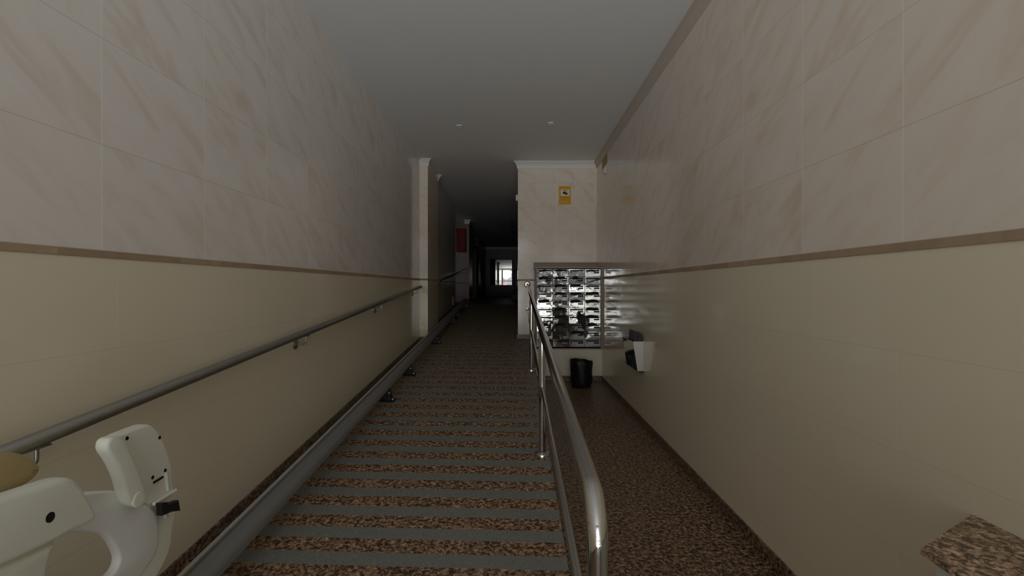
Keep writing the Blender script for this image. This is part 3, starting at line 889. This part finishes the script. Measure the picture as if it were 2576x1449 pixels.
# camera pictogram
bm = bmesh.new()
def pic(bm, pts, d=PY-0.0074):
    a = []; b = []
    for px, py in pts:
        x, z = spx(px, py); a.append(bm.verts.new((x, d, z))); b.append(bm.verts.new((x, d+0.0014, z)))
    n = len(a)
    bm.faces.new(a); bm.faces.new(b[::-1])
    for i in range(n): bm.faces.new((a[i], b[i], b[(i+1) % n], a[(i+1) % n]))
pic(bm, [(1416.5, 482.6), (1424.5, 484.4), (1428.2, 487.2), (1427.0, 490.0), (1422.5, 490.2), (1415.0, 486.4)])
pic(bm, [(1420.2, 480.6), (1421.5, 480.6), (1421.5, 484.0), (1420.2, 484.0)], PY-0.0074)
pic(bm, [(1416.5, 479.6), (1425.8, 479.2), (1425.8, 480.6), (1416.5, 480.9)], PY-0.0074)
obj('pictogram', bm, M['ink'], t)
def text_obj(body, px, py, wpx, hpx, mat, parent, Y=PY, depth=PY-0.0056):
    cu = bpy.data.curves.new('tmpt', 'FONT'); cu.body = body; cu.align_x = 'CENTER'; cu.align_y = 'CENTER'
    cu.size = 1; cu.extrude = 0
    o = bpy.data.objects.new('tmpt', cu); C.objects.link(o)
    dg = bpy.context.evaluated_depsgraph_get()
    me = bpy.data.meshes.new_from_object(o.evaluated_get(dg))
    bpy.data.objects.remove(o); bpy.data.curves.remove(cu)
    xs = [v.co.x for v in me.vertices]; ys = [v.co.y for v in me.vertices]
    wx, wy = max(xs)-min(xs), max(ys)-min(ys); cx, cy = (max(xs)+min(xs))/2, (max(ys)+min(ys))/2
    X, Z = spx(px, py)
    for v in me.vertices:
        u = (v.co.x-cx)/wx*wpx*Y/1288; w = (v.co.y-cy)/wy*hpx*Y/1288
        v.co = (X+u, depth, Z+w)
    return link('lettering', me, mat, parent)
text_obj('ZONA VIDEOVIGILADA', 1420.8, 472.6, 27, 2.6, M['ink_brown'], t)
bm = bmesh.new()
for py, a, b, h in ((496.3, 1408, 1434, 0.6), (499.6, 1410, 1431, 0.35), (503.3, 1408.5, 1425, 0.3)):
    xA, zA = spx(a, py-h); xB, zB = spx(b, py+h)
    box(bm, xA, xB, PY-0.0056, PY-0.0049, zB, zA)
obj('small_print', bm, M['ink_brown'], t)

# yellowish sign high on the right wall, small white fitting beside it
bm = bmesh.new()
zs1 = CAM_Z+1.93
box(bm, XR-0.006, XR-0.0002, 7.62, 8.08, zs1-0.075, zs1+0.06)
o = obj('wall_sign', bm, M['yellow_dull'], None); tag(o, 'dull yellow sign high on the right wall below the cornice', 'sign')
bm = bmesh.new(); yy = 1288*XR/(1522.5-1298)
box(bm, XR-0.020, XR-0.0002, yy-0.05, yy+0.05, CAM_Z+1.72, CAM_Z+1.80, 0.006)
o = obj('wall_sensor', bm, M['white'], None, True); tag(o, 'tiny white sensor on the right wall just under yellow sign', 'sensor')
# alarm box on the pillar's hidden side
bm = bmesh.new(); box(bm, -0.004, 0.0328, PY+0.10, PY+0.24, CAM_Z+1.475, CAM_Z+1.575, 0.008)
o = obj('alarm_box', bm, M['white'], None, True); tag(o, 'small white box on the left side of the mailbox pillar', 'alarm box')
# socket plate low on the far left wall
bm = bmesh.new(); box(bm, XL+0.0002, XL+0.012, 12.85, 13.1, 1.02, 1.24, 0.003)
o = obj('wall_plate', bm, M['white'], None, True); tag(o, 'small white plate low on the left wall beyond the pilaster', 'wall plate')

# ceiling downlights
for px, py, lab in ((1155, 316, 'small round recessed ceiling spotlight, left one'), (1385, 310, 'small round recessed ceiling spotlight, right one')):
    Y = 2.11*1288/(722-py); X = (px-1298)*Y/1288
    t = thing('ceiling_spotlight', lab, 'spotlight', (X, Y, H), 'ceiling spotlights')
    bm = bmesh.new(); lathe(bm, [(0.030, -0.0005), (0.040, -0.0005), (0.041, -0.006), (0.036, -0.014), (0.030, -0.014), (0.027, -0.004)], (X, Y, H), 'Z', 28); obj('rim', bm, M['plaster'], t, True)
    bm = bmesh.new(); lathe(bm, [(0.029, -0.0055), (0.029, -0.0080), (0.018, -0.0105), (0.004, -0.0108)], (X, Y, H), 'Z', 20); obj('lens', bm, M['lens'], t, True)

# ------------------------------------------------------------------ far end
def fpx(px, py, Y): return ((px-1298)*Y/1288, CAM_Z-(py-722)*Y/1288)
# red fire cabinet on the far pilaster
Yf = 15.88
x0, z1 = fpx(1147.5, 574.5, Yf); x1, z0 = fpx(1171.5, 633, Yf)
t = thing('fire_cabinet', 'red fire hose cabinet on the far left pilaster', 'cabinet', ((x0+x1)/2, 16.0, z0))
bm = bmesh.new(); box(bm, x0, x1, Yf, 16.0995, z0, z1, 0.01); obj('case', bm, M['red'], t)
bm = bmesh.new(); box(bm, x0+0.025, x1-0.025, Yf-0.015, Yf-0.0005, z0+0.03, z1-0.03, 0.006); d_ = obj('door', bm, M['red'], t)
bm = bmesh.new(); box(bm, x1-0.06, x1-0.045, Yf-0.032, Yf-0.0155, (z0+z1)/2-0.04, (z0+z1)/2+0.04, 0.003)
obj('handle', bm, M['black'], d_)
# narrow steel lift door facing the entrance
t = bpy.data.objects.new('door_2', None); C.objects.link(t); t['kind'] = 'structure'; t.location = (-1.87, 21.95, TOPZ)
bm = bmesh.new(); box(bm, -2.045, -1.70, 21.93, 21.999, TOPZ, TOPZ+2.1); obj('door_panel', bm, M['dark_steel'], t)
bm = bmesh.new(); box(bm, -1.70, -1.605, 21.90, 21.999, TOPZ, TOPZ+2.2); box(bm, -2.045, -1.605, 21.90, 21.929, TOPZ+2.1, TOPZ+2.2); obj('door_frame', bm, M['dark_frame'], t)
# mirror on the end wall
x0, z1 = fpx(1233, 651.5, 26.97); x1, z0 = fpx(1290, 718.5, 26.97)
t = thing('mirror', 'tall dark framed mirror on the end wall of the corridor', 'mirror', ((x0+x1)/2, 26.98, z0))
bm = bmesh.new(); box(bm, x0+0.04, x1-0.04, 26.975, 26.985, z0+0.03, z1-0.03)
g_ = obj('glass', bm, M['mirror'], t)
bm = bmesh.new()
box(bm, x0, x0+0.045, 26.955, 26.999, z0, z1); box(bm, x1-0.045, x1, 26.955, 26.999, z0, z1)
box(bm, x0, x1, 26.955, 26.999, z0, z0+0.035); box(bm, x0, x1, 26.955, 26.999, z1-0.035, z1)
obj('frame', bm, M['dark_frame'], t)
# staircase behind the pillar, climbing to the right
t = thing('staircase', 'dark staircase with railing half hidden behind the mailbox pillar', 'staircase', (0.0, 20.0, TOPZ))
sx = -0.16
bm = bmesh.new()
for k in range(8):
    box(bm, sx+0.27*k, sx+0.27*8, 19.6, 20.7, TOPZ+0.17*k, TOPZ+0.17*(k+1)-(0.0005 if k < 7 else 0))
obj('steps', bm, M['granite'], t)
bm = bmesh.new()
def st(k): return (sx+0.27*k, TOPZ+0.17*k)
tube(bm, [(sx+0.05, 19.64, TOPZ+1.05), (sx+1.9, 19.64, TOPZ+1.05+1.9*0.63)], 0.02, 10)
for k in range(0, 8):
    x, z = st(k); tube(bm, [(x+0.10, 19.64, z+0.17), (x+0.10, 19.64, z+1.05+0.06)], 0.012, 8)
obj('balustrade', bm, M['dark_frame'], t, True)
bm = bmesh.new()
xa, za = fpx(1286, 567, 16.0); xb, zb3 = fpx(1330, 600, 16.0)
box(bm, xa, xa+0.03, 15.98, 16.02, zb3, H-0.001); box(bm, xa, xb, 15.98, 16.02, zb3, zb3+0.03)
box(bm, xa, xb, 15.98, 16.02, za-0.03, za)
for k in range(3):
    tube(bm, [(xa+0.02, 16.0, za-0.05-0.12*k), (xb, 16.0, za-0.05-0.12*k-0.30)], 0.012, 8)
o = obj('landing_railing', bm, M['dark_frame'], None); tag(o, 'dark railing of the upper landing high beside the pillar', 'railing')
